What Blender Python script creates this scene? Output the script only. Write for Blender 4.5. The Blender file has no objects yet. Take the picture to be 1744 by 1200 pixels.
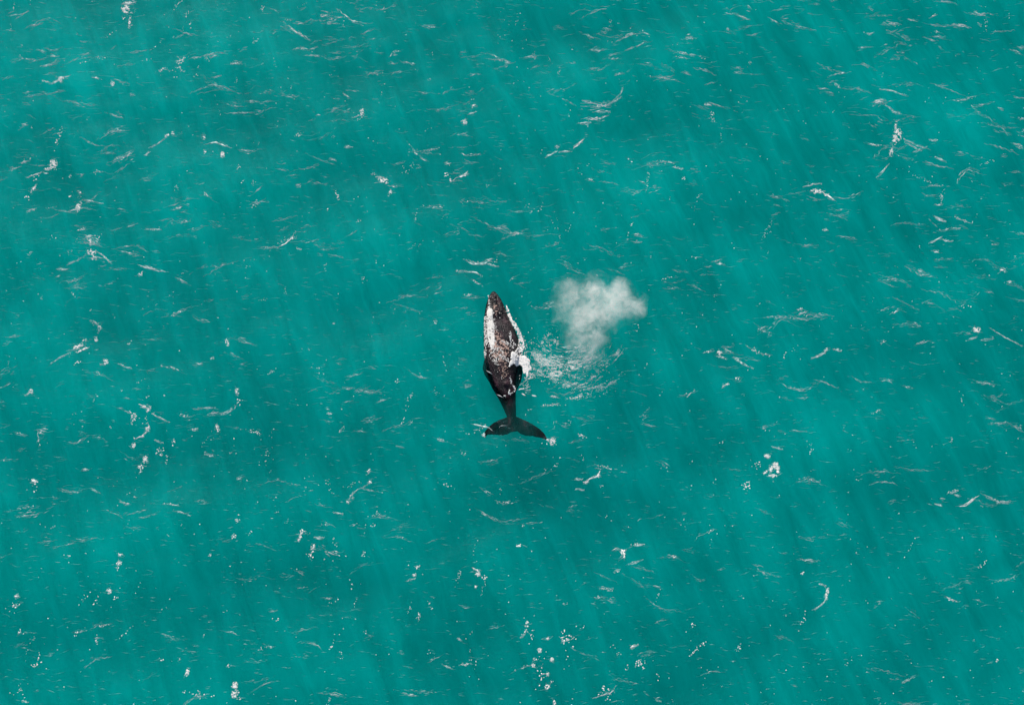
import bpy, bmesh, math, random
import numpy as np
from mathutils import Vector, Matrix
R = math.radians
rng = np.random.default_rng(7)
random.seed(7)
S = bpy.context.scene
C = S.collection

# ---------------------------------------------------------------- camera, sky, sun, exposure
TILT = R(25.0); DIST = 116.0; LENS = 50.0
CAM = Vector((0.0, -DIST*math.sin(TILT), DIST*math.cos(TILT)))
cd = bpy.data.cameras.new('camera'); cam = bpy.data.objects.new('camera', cd); C.objects.link(cam)
cam.location = CAM; cam.rotation_euler = (TILT, 0, 0)
cd.lens = LENS; cd.sensor_width = 36.0; cd.clip_start = 1.0; cd.clip_end = 5000.0
S.camera = cam

SUN_EL, SUN_AZ = R(31.0), R(-18.0)           # azimuth measured from +Y towards +X
sun_dir = Vector((math.sin(SUN_AZ)*math.cos(SUN_EL), math.cos(SUN_AZ)*math.cos(SUN_EL), math.sin(SUN_EL)))
w = bpy.data.worlds.new('World'); S.world = w; w.use_nodes = True
nt = w.node_tree; bg = nt.nodes['Background']
sky = nt.nodes.new('ShaderNodeTexSky'); sky.sky_type = 'NISHITA'; sky.sun_disc = False
sky.sun_elevation = SUN_EL; sky.sun_rotation = SUN_AZ % (2*math.pi)
nt.links.new(sky.outputs[0], bg.inputs['Color']); bg.inputs['Strength'].default_value = 0.10
ld = bpy.data.lights.new('sun', 'SUN'); ld.energy = 4.2; ld.angle = R(0.53); ld.color = (1.0, 0.95, 0.88)
sun = bpy.data.objects.new('sun', ld); C.objects.link(sun)
sun.rotation_euler = sun_dir.to_track_quat('Z', 'Y').to_euler()

S.render.engine = 'CYCLES'
S.view_settings.view_transform = 'Standard'; S.view_settings.look = 'None'
S.view_settings.exposure = 0.77; S.view_settings.gamma = 1.0
cy = S.cycles
cy.max_bounces = 8; cy.diffuse_bounces = 2; cy.glossy_bounces = 2; cy.transmission_bounces = 4
cy.volume_bounces = 5; cy.transparent_max_bounces = 24
cy.use_denoising = True
try: cy.denoiser = 'OPENIMAGEDENOISE'
except Exception: pass
cy.volume_step_rate = 1.0; cy.volume_max_steps = 128
cy.sample_clamp_direct = 2.2; cy.sample_clamp_indirect = 3.0

# ---------------------------------------------------------------- helpers
K = 36.0/LENS/1744.0
ct, st = math.cos(TILT), math.sin(TILT)
def at(px, py, z=0.0):
    """point of the level z seen at pixel (px, py) of the photograph"""
    cx = (px-872.0)*K; cyy = (600.0-py)*K
    d = Vector((cx, cyy*ct + st, cyy*st - ct))
    t = (z-CAM.z)/d.z
    return CAM + d*t
def at_np(px, py, z=0.0):
    cx = (px-872.0)*K; cyy = (600.0-py)*K
    dy = cyy*ct + st; dz = cyy*st - ct
    t = (z-CAM.z)/dz
    return cx*t, CAM.y + dy*t
def to_px(x, y, z):
    dx, dy, dz = x-CAM.x, y-CAM.y, z-CAM.z
    up = dy*ct + dz*st; fw = dy*st - dz*ct
    return 872.0 + dx/fw/K, 600.0 - up/fw/K
M_PX = DIST*K                                   # metres per pixel near the picture's centre

def link(o, parent=None):
    C.objects.link(o)
    if parent: o.parent = parent
    return o
def tag(o, label=None, cat=None, group=None, kind=None):
    if label: o['label'] = label
    if cat: o['category'] = cat
    if group: o['group'] = group
    if kind: o['kind'] = kind
    return o

def hash2(ix, iy, seed):
    n = (ix.astype(np.int64)*374761393 + iy.astype(np.int64)*668265263 + seed*1442695041) & 0x7fffffff
    n = ((n ^ (n >> 13))*1274126177) & 0x7fffffff
    n = (n ^ (n >> 16)) & 0x7fffffff
    return n/float(0x7fffffff)
def vnoise(x, y, seed=0):
    x = np.asarray(x, float); y = np.asarray(y, float)
    ix, iy = np.floor(x), np.floor(y); fx, fy = x-ix, y-iy
    fx = fx*fx*(3-2*fx); fy = fy*fy*(3-2*fy)
    a = hash2(ix, iy, seed); b = hash2(ix+1, iy, seed); c = hash2(ix, iy+1, seed); d = hash2(ix+1, iy+1, seed)
    return (a*(1-fx)+b*fx)*(1-fy) + (c*(1-fx)+d*fx)*fy
def fbm(x, y, seed=0, oc=4):
    s = 0; a = 0.5; t = 0
    for k in range(oc):
        s = s + a*vnoise(x*2**k, y*2**k, seed+17*k); t += a; a *= 0.5
    return s/t

# sea surface: a sum of long-crested wind waves
WV = []
for i in range(46):
    lam = 1.7*(15.0/1.7)**rng.random()
    th = R(-90 + 22) + rng.normal(0, 0.95)
    amp = 0.0024*lam*(0.6+0.8*rng.random())
    WV.append((2*math.pi/lam*math.cos(th), 2*math.pi/lam*math.sin(th), amp, rng.random()*6.283))
def hgt(x, y):
    x = np.asarray(x, float); y = np.asarray(y, float); h = 0
    for kx, ky, a, p in WV: h = h + a*np.sin(kx*x + ky*y + p)
    g = 0.45 + 1.1*fbm(x/14.0+3, y/14.0+9, 5, 2)      # groups of higher and lower waves
    fade = np.clip((170-np.hypot(x, y))/60.0, 0, 1)
    return h*g*fade
def hz(x, y): return float(hgt(x, y))

def np_mesh(name, verts, faces, mat, parent=None, smooth=False):
    me = bpy.data.meshes.new(name)
    verts = np.asarray(verts, np.float32)
    if isinstance(faces, np.ndarray):
        n, k = faces.shape
        me.vertices.add(len(verts)); me.vertices.foreach_set('co', verts.ravel())
        me.loops.add(n*k); me.loops.foreach_set('vertex_index', faces.astype(np.int32).ravel())
        me.polygons.add(n); me.polygons.foreach_set('loop_start', np.arange(0, n*k, k, dtype=np.int32))
        me.polygons.foreach_set('loop_total', np.full(n, k, np.int32))
        me.update(calc_edges=True)
    else:
        me.from_pydata([tuple(v) for v in verts.tolist()], [], faces)
    if smooth: me.polygons.foreach_set('use_smooth', np.ones(len(me.polygons), bool))
    me.materials.append(mat); me.validate()
    return link(bpy.data.objects.new(name, me), parent)

def new_mat(name):
    m = bpy.data.materials.new(name); m.use_nodes = True
    t = m.node_tree; t.nodes.clear()
    o = t.nodes.new('ShaderNodeOutputMaterial')
    return m, t, o
def N(t, typ, **kw):
    n = t.nodes.new(typ)
    for k, v in kw.items():
        if hasattr(n, k): setattr(n, k, v)
        else: n.inputs[k].default_value = v
    return n

# ---------------------------------------------------------------- materials
EXT = 0.105
def water_material():
    m, t, o = new_mat('sea_water')
    geo = N(t, 'ShaderNodeNewGeometry'); tc = N(t, 'ShaderNodeTexCoord')
    # light that gets through depends on how the surface leans towards the ray
    dot = N(t, 'ShaderNodeVectorMath', operation='DOT_PRODUCT')
    t.links.new(geo.outputs['Normal'], dot.inputs[0]); t.links.new(geo.outputs['Incoming'], dot.inputs[1])
    ab = N(t, 'ShaderNodeMath', operation='ABSOLUTE'); t.links.new(dot.outputs['Value'], ab.inputs[0])
    mr = N(t, 'ShaderNodeMapRange', interpolation_type='SMOOTHSTEP')
    mr.inputs['From Min'].default_value = 0.47; mr.inputs['From Max'].default_value = 0.56
    mr.inputs['To Min'].default_value = 0.0; mr.inputs['To Max'].default_value = 1.0
    t.links.new(ab.outputs[0], mr.inputs['Value'])
    # diagonal light shafts and broad tone patches painted into the surface tint
    shaft_map = N(t, 'ShaderNodeMapping', vector_type='TEXTURE'); shaft_map.inputs['Rotation'].default_value = (0, 0, R(20)); shaft_map.inputs['Scale'].default_value = (1.7, 8.5, 1.0)
    t.links.new(tc.outputs['Object'], shaft_map.inputs['Vector'])
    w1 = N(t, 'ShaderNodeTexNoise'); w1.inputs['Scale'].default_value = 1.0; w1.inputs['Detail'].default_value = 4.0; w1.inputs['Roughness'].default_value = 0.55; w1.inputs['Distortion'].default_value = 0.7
    t.links.new(shaft_map.outputs[0], w1.inputs['Vector'])
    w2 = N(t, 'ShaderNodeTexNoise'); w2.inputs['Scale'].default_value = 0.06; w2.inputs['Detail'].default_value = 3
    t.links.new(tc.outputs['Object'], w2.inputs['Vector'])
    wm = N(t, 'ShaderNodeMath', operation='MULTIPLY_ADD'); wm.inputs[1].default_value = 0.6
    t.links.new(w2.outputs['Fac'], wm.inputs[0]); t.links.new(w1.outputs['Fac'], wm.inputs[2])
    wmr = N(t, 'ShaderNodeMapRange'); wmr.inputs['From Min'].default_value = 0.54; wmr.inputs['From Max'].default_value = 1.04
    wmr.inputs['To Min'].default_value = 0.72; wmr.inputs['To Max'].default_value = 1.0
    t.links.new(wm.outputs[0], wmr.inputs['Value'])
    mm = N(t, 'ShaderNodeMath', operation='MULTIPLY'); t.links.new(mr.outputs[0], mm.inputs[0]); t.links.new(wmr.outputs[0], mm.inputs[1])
    shade_c = at(885, 815)  # whale's dark shadow below the flukes, painted into the surface tint
    s1 = N(t, 'ShaderNodeVectorMath', operation='SUBTRACT'); s1.inputs[1].default_value = shade_c; t.links.new(tc.outputs['Object'], s1.inputs[0])
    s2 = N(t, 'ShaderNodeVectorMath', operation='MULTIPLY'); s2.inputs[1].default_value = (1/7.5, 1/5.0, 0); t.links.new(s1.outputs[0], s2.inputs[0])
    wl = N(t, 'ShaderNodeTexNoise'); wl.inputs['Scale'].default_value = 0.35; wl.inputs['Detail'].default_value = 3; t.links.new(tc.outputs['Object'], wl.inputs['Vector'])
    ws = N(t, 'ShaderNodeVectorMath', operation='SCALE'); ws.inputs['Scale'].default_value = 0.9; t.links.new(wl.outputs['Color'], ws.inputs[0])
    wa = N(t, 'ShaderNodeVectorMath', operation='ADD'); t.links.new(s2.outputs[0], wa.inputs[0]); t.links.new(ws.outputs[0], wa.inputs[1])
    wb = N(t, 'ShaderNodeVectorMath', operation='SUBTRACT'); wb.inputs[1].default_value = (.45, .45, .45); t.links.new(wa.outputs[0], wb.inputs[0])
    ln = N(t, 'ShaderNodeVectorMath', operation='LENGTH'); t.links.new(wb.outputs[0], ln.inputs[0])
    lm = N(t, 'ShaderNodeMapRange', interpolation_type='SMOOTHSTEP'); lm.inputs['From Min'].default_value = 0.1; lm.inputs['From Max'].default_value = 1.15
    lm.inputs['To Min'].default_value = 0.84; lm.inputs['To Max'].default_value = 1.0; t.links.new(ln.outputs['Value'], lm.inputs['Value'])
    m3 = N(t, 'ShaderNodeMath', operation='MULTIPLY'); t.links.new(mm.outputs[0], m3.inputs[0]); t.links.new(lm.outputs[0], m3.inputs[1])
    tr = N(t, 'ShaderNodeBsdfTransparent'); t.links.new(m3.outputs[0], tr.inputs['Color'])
    # ripples only bend the reflection
    mp = N(t, 'ShaderNodeMapping'); mp.inputs['Scale'].default_value = (0.75, 2.1, 1.0); mp.inputs['Rotation'].default_value = (0, 0, R(-9))
    t.links.new(tc.outputs['Object'], mp.inputs['Vector'])
    n1 = N(t, 'ShaderNodeTexNoise'); n1.inputs['Scale'].default_value = 2.4; n1.inputs['Detail'].default_value = 5; n1.inputs['Roughness'].default_value = 0.62; n1.inputs['Distortion'].default_value = 0.6
    t.links.new(mp.outputs[0], n1.inputs['Vector'])
    bp = N(t, 'ShaderNodeBump'); bp.inputs['Strength'].default_value = 1.0; bp.inputs['Distance'].default_value = 0.06
    t.links.new(n1.outputs['Fac'], bp.inputs['Height'])
    gl = N(t, 'ShaderNodeBsdfGlossy'); gl.inputs['Roughness'].default_value = 0.22; gl.inputs['Color'].default_value = (0.45, 0.9, 0.9, 1)
    t.links.new(bp.outputs[0], gl.inputs['Normal'])
    fr = N(t, 'ShaderNodeFresnel'); fr.inputs['IOR'].default_value = 1.33; t.links.new(bp.outputs[0], fr.inputs['Normal'])
    fs = N(t, 'ShaderNodeMath', operation='MULTIPLY'); fs.inputs[1].default_value = 0.035; t.links.new(fr.outputs[0], fs.inputs[0])
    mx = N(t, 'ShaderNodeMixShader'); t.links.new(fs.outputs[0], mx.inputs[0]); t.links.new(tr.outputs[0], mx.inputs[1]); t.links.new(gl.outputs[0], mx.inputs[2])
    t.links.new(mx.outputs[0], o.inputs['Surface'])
    ad = N(t, 'ShaderNodeAddShader')
    va = N(t, 'ShaderNodeVolumeAbsorption'); vs = N(t, 'ShaderNodeVolumeScatter')
    alb = (0.0, 0.908, 0.858)
    vs.inputs['Color'].default_value = (*alb, 1); vs.inputs['Density'].default_value = EXT
    va.inputs['Color'].default_value = (*alb, 1); va.inputs['Density'].default_value = EXT
    vs.inputs['Anisotropy'].default_value = 0.0
    t.links.new(va.outputs[0], ad.inputs[0]); t.links.new(vs.outputs[0], ad.inputs[1])
    t.links.new(ad.outputs[0], o.inputs['Volume'])
    return m
def diffuse_mat(name, col, rough=0.8, spec=0.3):
    m, t, o = new_mat(name)
    p = N(t, 'ShaderNodeBsdfPrincipled'); p.inputs['Base Color'].default_value = (*col, 1); p.inputs['Roughness'].default_value = rough
    p.inputs['Specular IOR Level'].default_value = spec
    t.links.new(p.outputs[0], o.inputs['Surface']); return m
def sand_material():
    m, t, o = new_mat('seabed_sand')
    n = N(t, 'ShaderNodeTexNoise'); n.inputs['Scale'].default_value = 0.08; n.inputs['Detail'].default_value = 6
    cr = N(t, 'ShaderNodeValToRGB'); cr.color_ramp.elements[0].color = (0.05, 0.12, 0.11, 1); cr.color_ramp.elements[1].color = (0.2, 0.26, 0.22, 1)
    p = N(t, 'ShaderNodeBsdfPrincipled'); p.inputs['Roughness'].default_value = 0.95
    tc = N(t, 'ShaderNodeTexCoord'); t.links.new(tc.outputs['Object'], n.inputs['Vector'])
    t.links.new(n.outputs['Fac'], cr.inputs[0]); t.links.new(cr.outputs[0], p.inputs['Base Color']); t.links.new(p.outputs[0], o.inputs['Surface'])
    return m

# ---------------------------------------------------------------- setting: sea and seabed
def axis(core, step, far):
    a = list(np.arange(0, core+1e-6, step)); s = step
    while a[-1] < far: s *= 1.22; a.append(a[-1]+s)
    a[-1] = far; a = np.array(a); return np.concatenate([-a[:0:-1], a])
def build_sea():
    xs = axis(52, 0.34, 900.0); ys = axis(44, 0.34, 900.0)
    nx, ny = len(xs), len(ys)
    X, Y = np.meshgrid(xs, ys)
    Z = hgt(X, Y); Z[0, :] = Z[-1, :] = 0; Z[:, 0] = Z[:, -1] = 0
    v = np.stack([X, Y, Z], -1).reshape(-1, 3)
    idx = np.arange(nx*ny).reshape(ny, nx)
    q = np.stack([idx[:-1, :-1], idx[:-1, 1:], idx[1:, 1:], idx[1:, :-1]], -1).reshape(-1, 4)
    f = [tuple(r) for r in q.tolist()]
    n = nx*ny; D = -24.0; F = 900.0
    v = np.concatenate([v, [[-F, -F, D], [F, -F, D], [F, F, D], [-F, F, D]]])
    f.append((n+3, n+2, n+1, n))
    f.append((n, n+1) + tuple(int(i) for i in idx[0, ::-1]))
    f.append((n+1, n+2) + tuple(int(i) for i in idx[::-1, -1]))
    f.append((n+2, n+3) + tuple(int(i) for i in idx[-1, :]))
    f.append((n+3, n) + tuple(int(i) for i in idx[:, 0]))
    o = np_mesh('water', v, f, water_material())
    sm = np.zeros(len(o.data.polygons), bool); sm[:len(q)] = True
    o.data.polygons.foreach_set('use_smooth', sm)
    tag(o, kind='structure')
    X, Y = np.meshgrid(np.linspace(-900, 900, 61), np.linspace(-900, 900, 61))
    Z = -24.6 + 0.5*fbm(X/40, Y/40, 3) - 0.4
    idx = np.arange(61*61).reshape(61, 61)
    q = np.stack([idx[:-1, :-1], idx[:-1, 1:], idx[1:, 1:], idx[1:, :-1]], -1).reshape(-1, 4)
    b = np_mesh('seabed', np.stack([X, Y, Z], -1).reshape(-1, 3), q, sand_material(), smooth=True)
    tag(b, kind='structure')
build_sea()

# ---------------------------------------------------------------- humpback whale
def whale_skin():
    m, t, o = new_mat('wet_whale_skin')
    tc = N(t, 'ShaderNodeTexCoord')
    n1 = N(t, 'ShaderNodeTexNoise'); n1.inputs['Scale'].default_value = 1.6; n1.inputs['Detail'].default_value = 7; n1.inputs['Roughness'].default_value = 0.65
    n2 = N(t, 'ShaderNodeTexNoise'); n2.inputs['Scale'].default_value = 9.0; n2.inputs['Detail'].default_value = 6; n2.inputs['Roughness'].default_value = 0.7
    mp = N(t, 'ShaderNodeMapping'); mp.inputs['Scale'].default_value = (1.0, 0.45, 1.0)
    t.links.new(tc.outputs['Object'], mp.inputs['Vector'])
    t.links.new(mp.outputs[0], n1.inputs['Vector']); t.links.new(mp.outputs[0], n2.inputs['Vector'])
    c1 = N(t, 'ShaderNodeValToRGB'); e = c1.color_ramp.elements
    e[0].position = 0.40; e[0].color = (0.003, 0.003, 0.004, 1); e[1].position = 0.56; e[1].color = (0.016, 0.007, 0.010, 1)
    x = c1.color_ramp.elements.new(0.74); x.color = (0.07, 0.028, 0.038, 1)
    t.links.new(n1.outputs['Fac'], c1.inputs[0])
    # pale scratches and barnacle scars
    v = N(t, 'ShaderNodeTexNoise')
    v.inputs['Scale'].default_value = 5.0; v.inputs['Detail'].default_value = 4; v.inputs['Distortion'].default_value = 2.2
    t.links.new(tc.outputs['Object'], v.inputs['Vector'])
    mr = N(t, 'ShaderNodeMapRange'); mr.inputs['From Min'].default_value = 0.66; mr.inputs['From Max'].default_value = 0.74; mr.inputs['To Max'].default_value = 0.35
    t.links.new(v.outputs['Fac'], mr.inputs['Value'])
    mx = N(t, 'ShaderNodeMix', data_type='RGBA'); mx.inputs[7].default_value = (0.30, 0.20, 0.19, 1)
    t.links.new(mr.outputs[0], mx.inputs[0]); t.links.new(c1.outputs[0], mx.inputs[6])
    p = N(t, 'ShaderNodeBsdfPrincipled'); p.inputs['Roughness'].default_value = 0.42
    
    gg = N(t, 'ShaderNodeNewGeometry'); sz = N(t, 'ShaderNodeSeparateXYZ'); t.links.new(gg.outputs['Position'], sz.inputs[0])
    sm = N(t, 'ShaderNodeMapRange'); sm.inputs['From Min'].default_value = -0.12; sm.inputs['From Max'].default_value = 0.08; sm.inputs['To Min'].default_value = 0.0; sm.inputs['To Max'].default_value = 0.20
    t.links.new(sz.outputs['Z'], sm.inputs['Value']); t.links.new(sm.outputs[0], p.inputs['Specular IOR Level'])   # wet skin shines in air, not under water
    t.links.new(mx.outputs[2], p.inputs['Base Color'])
    rr = N(t, 'ShaderNodeMapRange'); rr.inputs['From Min'].default_value = 0.35; rr.inputs['From Max'].default_value = 0.65; rr.inputs['To Min'].default_value = 0.14; rr.inputs['To Max'].default_value = 0.55
    t.links.new(n2.outputs['Fac'], rr.inputs['Value']); t.links.new(rr.outputs[0], p.inputs['Roughness'])
    b = N(t, 'ShaderNodeBump'); b.inputs['Strength'].default_value = 1.0; b.inputs['Distance'].default_value = 0.12
    ad = N(t, 'ShaderNodeMath', operation='ADD'); t.links.new(n1.outputs['Fac'], ad.inputs[0]); t.links.new(n2.outputs['Fac'], ad.inputs[1])
    t.links.new(ad.outputs[0], b.inputs['Height']); t.links.new(b.outputs[0], p.inputs['Normal'])
    t.links.new(p.outputs[0], o.inputs['Surface']); return m
SKIN = whale_skin()

# outline of the trunk read along its length: y of the photo, left edge, right edge, height of the back, depth of the belly
RW = [(495.5, 838, 843, -0.05, -0.35), (499, 834.5, 847.5, 0.16, -0.9), (505, 831, 852.5, 0.27, -1.2), (515, 827.5, 858, 0.36, -1.6),
      (528, 825, 864, 0.48, -2.0), (540, 824, 868.5, 0.62, -2.2), (555, 823.5, 877, 0.60, -2.4), (572, 823.5, 884, 0.62, -2.5),
      (590, 824, 887.5, 0.66, -2.5), (608, 825, 888, 0.60, -2.4), (625, 827.5, 884, 0.48, -2.2), (640, 832.5, 881, 0.32, -2.0),
      (652, 838, 879.5, 0.23, -1.8), (663, 844, 878.5, 0.12, -1.6), (672, 849, 878.5, -0.02, -1.45), (682, 853.5, 878.5, -0.18, -1.3),
      (693, 858, 879, -0.32, -1.15), (702, 861.5, 879, -0.42, -1.1), (712, 865, 879, -0.52, -1.0), (722, 868, 879, -0.60, -0.92), (730, 872, 879.5, -0.66, -0.85)]
RWa = np.array(RW)
def rowat(py):
    return [float(np.interp(py, RWa[:, 0], RWa[:, k])) for k in (1, 2, 3, 4)]
def zcen(py, zt, zb):
    f = 0.20 + 0.32*min(1, max(0, (py-612)/30.0))
    return max(zb*f - 0.10, (zt+zb)/2) + min(0, zt)*0.3
def zref(py): return rowat(py)[2]*(0.5 if rowat(py)[2] > 0 else 1.0)
def back_z(px, py):
    """height of the whale's back where pixel (px, py) looks at sea level"""
    xl, xr, zt, zb = rowat(py)
    u = (px-(xl+xr)/2)/max(1e-3, (xr-xl)/2)
    if abs(u) >= 1 or py < 495 or py > 728: return None
    zc = zcen(py, zt, zb)
    return zc + (zt-zc)*(1-abs(u)**2.3)**(1/2.3) + feature(u, py)
def feature(u, py):
    f = 0.0
    if py < 531:                                   # ridge down the middle of the rostrum, hollows beside it
        k = min(1, (py-495)/12)*min(1, (531-py)/8)
        f += k*(0.13*math.exp(-(u/0.13)**2) - 0.08*math.exp(-((abs(u)-0.36)/0.16)**2))
    f += 0.16*math.exp(-((py-532)/6.5)**2)*math.exp(-((u-0.05)/0.34)**2)     # splash guard and blowhole mound
    f -= 0.12*math.exp(-((py-546)/6)**2)*math.exp(-(u/0.6)**2)
    f -= 0.20*math.exp(-((py-588)/10)**2)*math.exp(-((u-0.50)/0.20)**2)
    f += 0.16*(float(fbm(u*1.6+9, py/11.0, 77, 3))-0.5)*math.exp(-(u/0.8)**2)*min(1, max(0, (py-540)/12))*min(1, max(0, (668-py)/10))
    f += 0.22*math.exp(-((py-655)/4.0)**2)*math.exp(-((u-0.12)/0.16)**2)     # low dorsal fin and hump
    return f
def build_whale():
    bm = bmesh.new(); SEG = 56
    ys = list(np.arange(495.5, 729.6, 1.3)); rings = []
    for py in ys:
        xl, xr, zt, zb = rowat(py); xc = (xl+xr)/2; zc = zcen(py, zt, zb); ring = []
        for k in range(SEG):
            a = 2*math.pi*k/SEG; c, s_ = math.cos(a), math.sin(a)
            e = 2/2.3
            u = math.copysign(abs(c)**e, c); q = math.copysign(abs(s_)**e, s_)
            p = at(xc+u*(xr-xl)/2, py, zref(py))
            z = zc + (zt-zc)*q + (feature(u, py)*min(1, q*2) if q > 0 else 0) if q >= 0 else zc + (zc-zb)*q
            ring.append(bm.verts.new((p.x, p.y, z)))
        rings.append(ring)
    for a, b in zip(rings, rings[1:]):
        for k in range(SEG): bm.faces.new((a[k], a[(k+1) % SEG], b[(k+1) % SEG], b[k]))
    bm.faces.new(rings[0][::-1]); bm.faces.new(rings[-1])
    def blade(lead, trail, z, th):                  # flukes and flippers: elliptical sections between two edges
        n = 34; rs = []; T = np.linspace(0, 1, len(lead)); T2 = np.linspace(0, 1, len(trail))
        for i in range(n):
            t_ = i/(n-1)
            L = (np.interp(t_, T, [q[0] for q in lead]), np.interp(t_, T, [q[1] for q in lead]))
            Q = (np.interp(t_, T2, [q[0] for q in trail]), np.interp(t_, T2, [q[1] for q in trail]))
            zz = float(np.interp(t_, np.linspace(0, 1, len(z)), z)); h = th*(1-t_)**0.7+0.035
            Q = (Q[0], Q[1]+1.3*(float(vnoise(Q[0]/3.2, 0.5, 91))-0.5))   # nicks along the rear edge
            a, b = at(*L, zz), at(*Q, zz); mid = (a+b)/2; hv = (a-b)/2; r = []
            for k in range(14):
                an = 2*math.pi*k/14
                v = mid + hv*math.cos(an); r.append(bm.verts.new((v.x, v.y, zz+h*math.sin(an)*(1+0.35*math.cos(an)))))
            rs.append(r)
        for a, b in zip(rs, rs[1:]):
            for k in range(14): bm.faces.new((a[k], a[(k+1) % 14], b[(k+1) % 14], b[k]))
        bm.faces.new(rs[0][::-1]); bm.faces.new(rs[-1])
    blade([(877, 702), (868, 708), (858, 711.5), (848, 715), (838, 721), (831, 727), (826, 733), (823.5, 741)],
          [(880, 736), (872, 736), (864, 740), (856, 742), (847, 741), (839, 740.5), (831, 740.5), (826.5, 746)], [-0.70, -0.68, -0.60, -0.45, -0.16], 0.12)
    blade([(868, 702), (879, 708.5), (890, 713), (901, 718), (911, 724), (920, 730), (928, 738), (932, 746)],
          [(874, 733), (879, 733), (887, 739.5), (896, 742.5), (905, 743.5), (914, 744.5), (923, 746.5), (931.5, 750)], [-0.70, -0.68, -0.60, -0.40, -0.04], 0.12)
    blade([(876, 604), (888, 616), (890.5, 632), (888, 648), (880, 666)],
          [(866, 640), (872, 646), (876, 652), (879, 658), (878, 667)], [-0.75, -0.7, -0.7, -0.8, -0.9], 0.16)   # right flipper folded back
    blade([(834, 600), (824.5, 612), (821.5, 626), (825, 638), (832, 650)],
          [(838, 632), (832, 634), (830, 638), (831, 643), (834, 650)], [-1.3, -1.2, -1.2, -1.3, -1.4], 0.16)    # left flipper, deeper
    for f in bm.faces: f.smooth = True
    bmesh.ops.recalc_face_normals(bm, faces=bm.faces)
    me = bpy.data.meshes.new('body'); bm.to_mesh(me); bm.free()
    tmp = link(bpy.data.objects.new('tmp', me))
    md = tmp.modifiers.new('r', 'REMESH'); md.mode = 'VOXEL'; md.voxel_size = 0.045; md.use_smooth_shade = True
    m2 = tmp.modifiers.new('s', 'CORRECTIVE_SMOOTH'); m2.use_only_smooth = True; m2.iterations = 6; m2.factor = 0.5
    dg = bpy.context.evaluated_depsgraph_get()
    out = bpy.data.meshes.new_from_object(tmp.evaluated_get(dg)); out.name = 'body'
    bpy.data.objects.remove(tmp); out.materials.clear(); out.materials.append(SKIN)
    c = at(862, 610)
    root = link(bpy.data.objects.new('humpback_whale', None)); root.location = (c.x, c.y, -0.6)
    tag(root, 'dark humpback whale swimming at the surface, its tail flukes just under the teal water', 'whale')
    bpy.context.view_layer.update()
    inv = Matrix.Translation(root.location).inverted()
    out.transform(inv)
    body = link(bpy.data.objects.new('body', out), root)
    # the two slits of the blowhole
    bl = diffuse_mat('blowhole_skin', (0.004, 0.004, 0.005), 0.3, 0.4)
    for sx in (-1, 1):
        bm = bmesh.new(); cx, cyy = 852+sx*2.2, 534
        p0 = at(cx, cyy, zref(cyy)); z0 = back_z(cx, cyy)
        pts = [(math.cos(a)*0.075, math.sin(a)*0.21) for a in np.linspace(0, 2*math.pi, 15)[:-1]]
        rot = Matrix.Rotation(-0.32*sx, 2)
        outer = []; inner = []
        for x, y in pts:
            x2, y2 = rot @ Vector((x, y)); outer.append(bm.verts.new((p0.x+x2*1.5, p0.y+y2*1.3, z0-0.01)))
            inner.append(bm.verts.new((p0.x+x2, p0.y+y2, z0+0.07)))
        n = len(pts); cen = bm.verts.new((p0.x, p0.y, z0+0.0))
        for k in range(n):
            bm.faces.new((outer[k], outer[(k+1) % n], inner[(k+1) % n], inner[k])); bm.faces.new((inner[k], inner[(k+1) % n], cen))
        me = bpy.data.meshes.new('blowhole'); bm.to_mesh(me); bm.free(); me.transform(inv); me.materials.append(bl)
        link(bpy.data.objects.new('blowhole', me), root)
    # knobs (tubercles) on the rostrum and along the jaw
    kb = diffuse_mat('tubercle_skin', (0.05, 0.04, 0.04), 0.4, 0.5)
    kn = [(840.5, 500), (845, 502), (836, 506), (848, 507), (835.5, 507), (839, 508.5), (847.5, 511), (832.5, 512), (843, 514), (853, 514), (831, 519), (829, 526), (858, 522), (861, 531), (828, 534), (843, 522), (842.5, 506)]
    for q, (kx, ky) in enumerate(kn):
        bm = bmesh.new(); bmesh.ops.create_icosphere(bm, subdivisions=2, radius=0.06+0.03*((q*7) % 3)/2)
        p = at(kx, ky, zref(ky)); z = back_z(kx, ky) or 0.0
        for v in bm.verts:
            v.co *= 1 + 0.12*math.sin(9*v.co.x/0.1+q); v.co.z *= 0.75; v.co += Vector((p.x, p.y, z))
        for f in bm.faces: f.smooth = True
        me = bpy.data.meshes.new('tubercle'); bm.to_mesh(me); bm.free(); me.transform(inv); me.materials.append(kb)
        link(bpy.data.objects.new('tubercle', me), root)
    return root
whale = build_whale()

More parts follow.
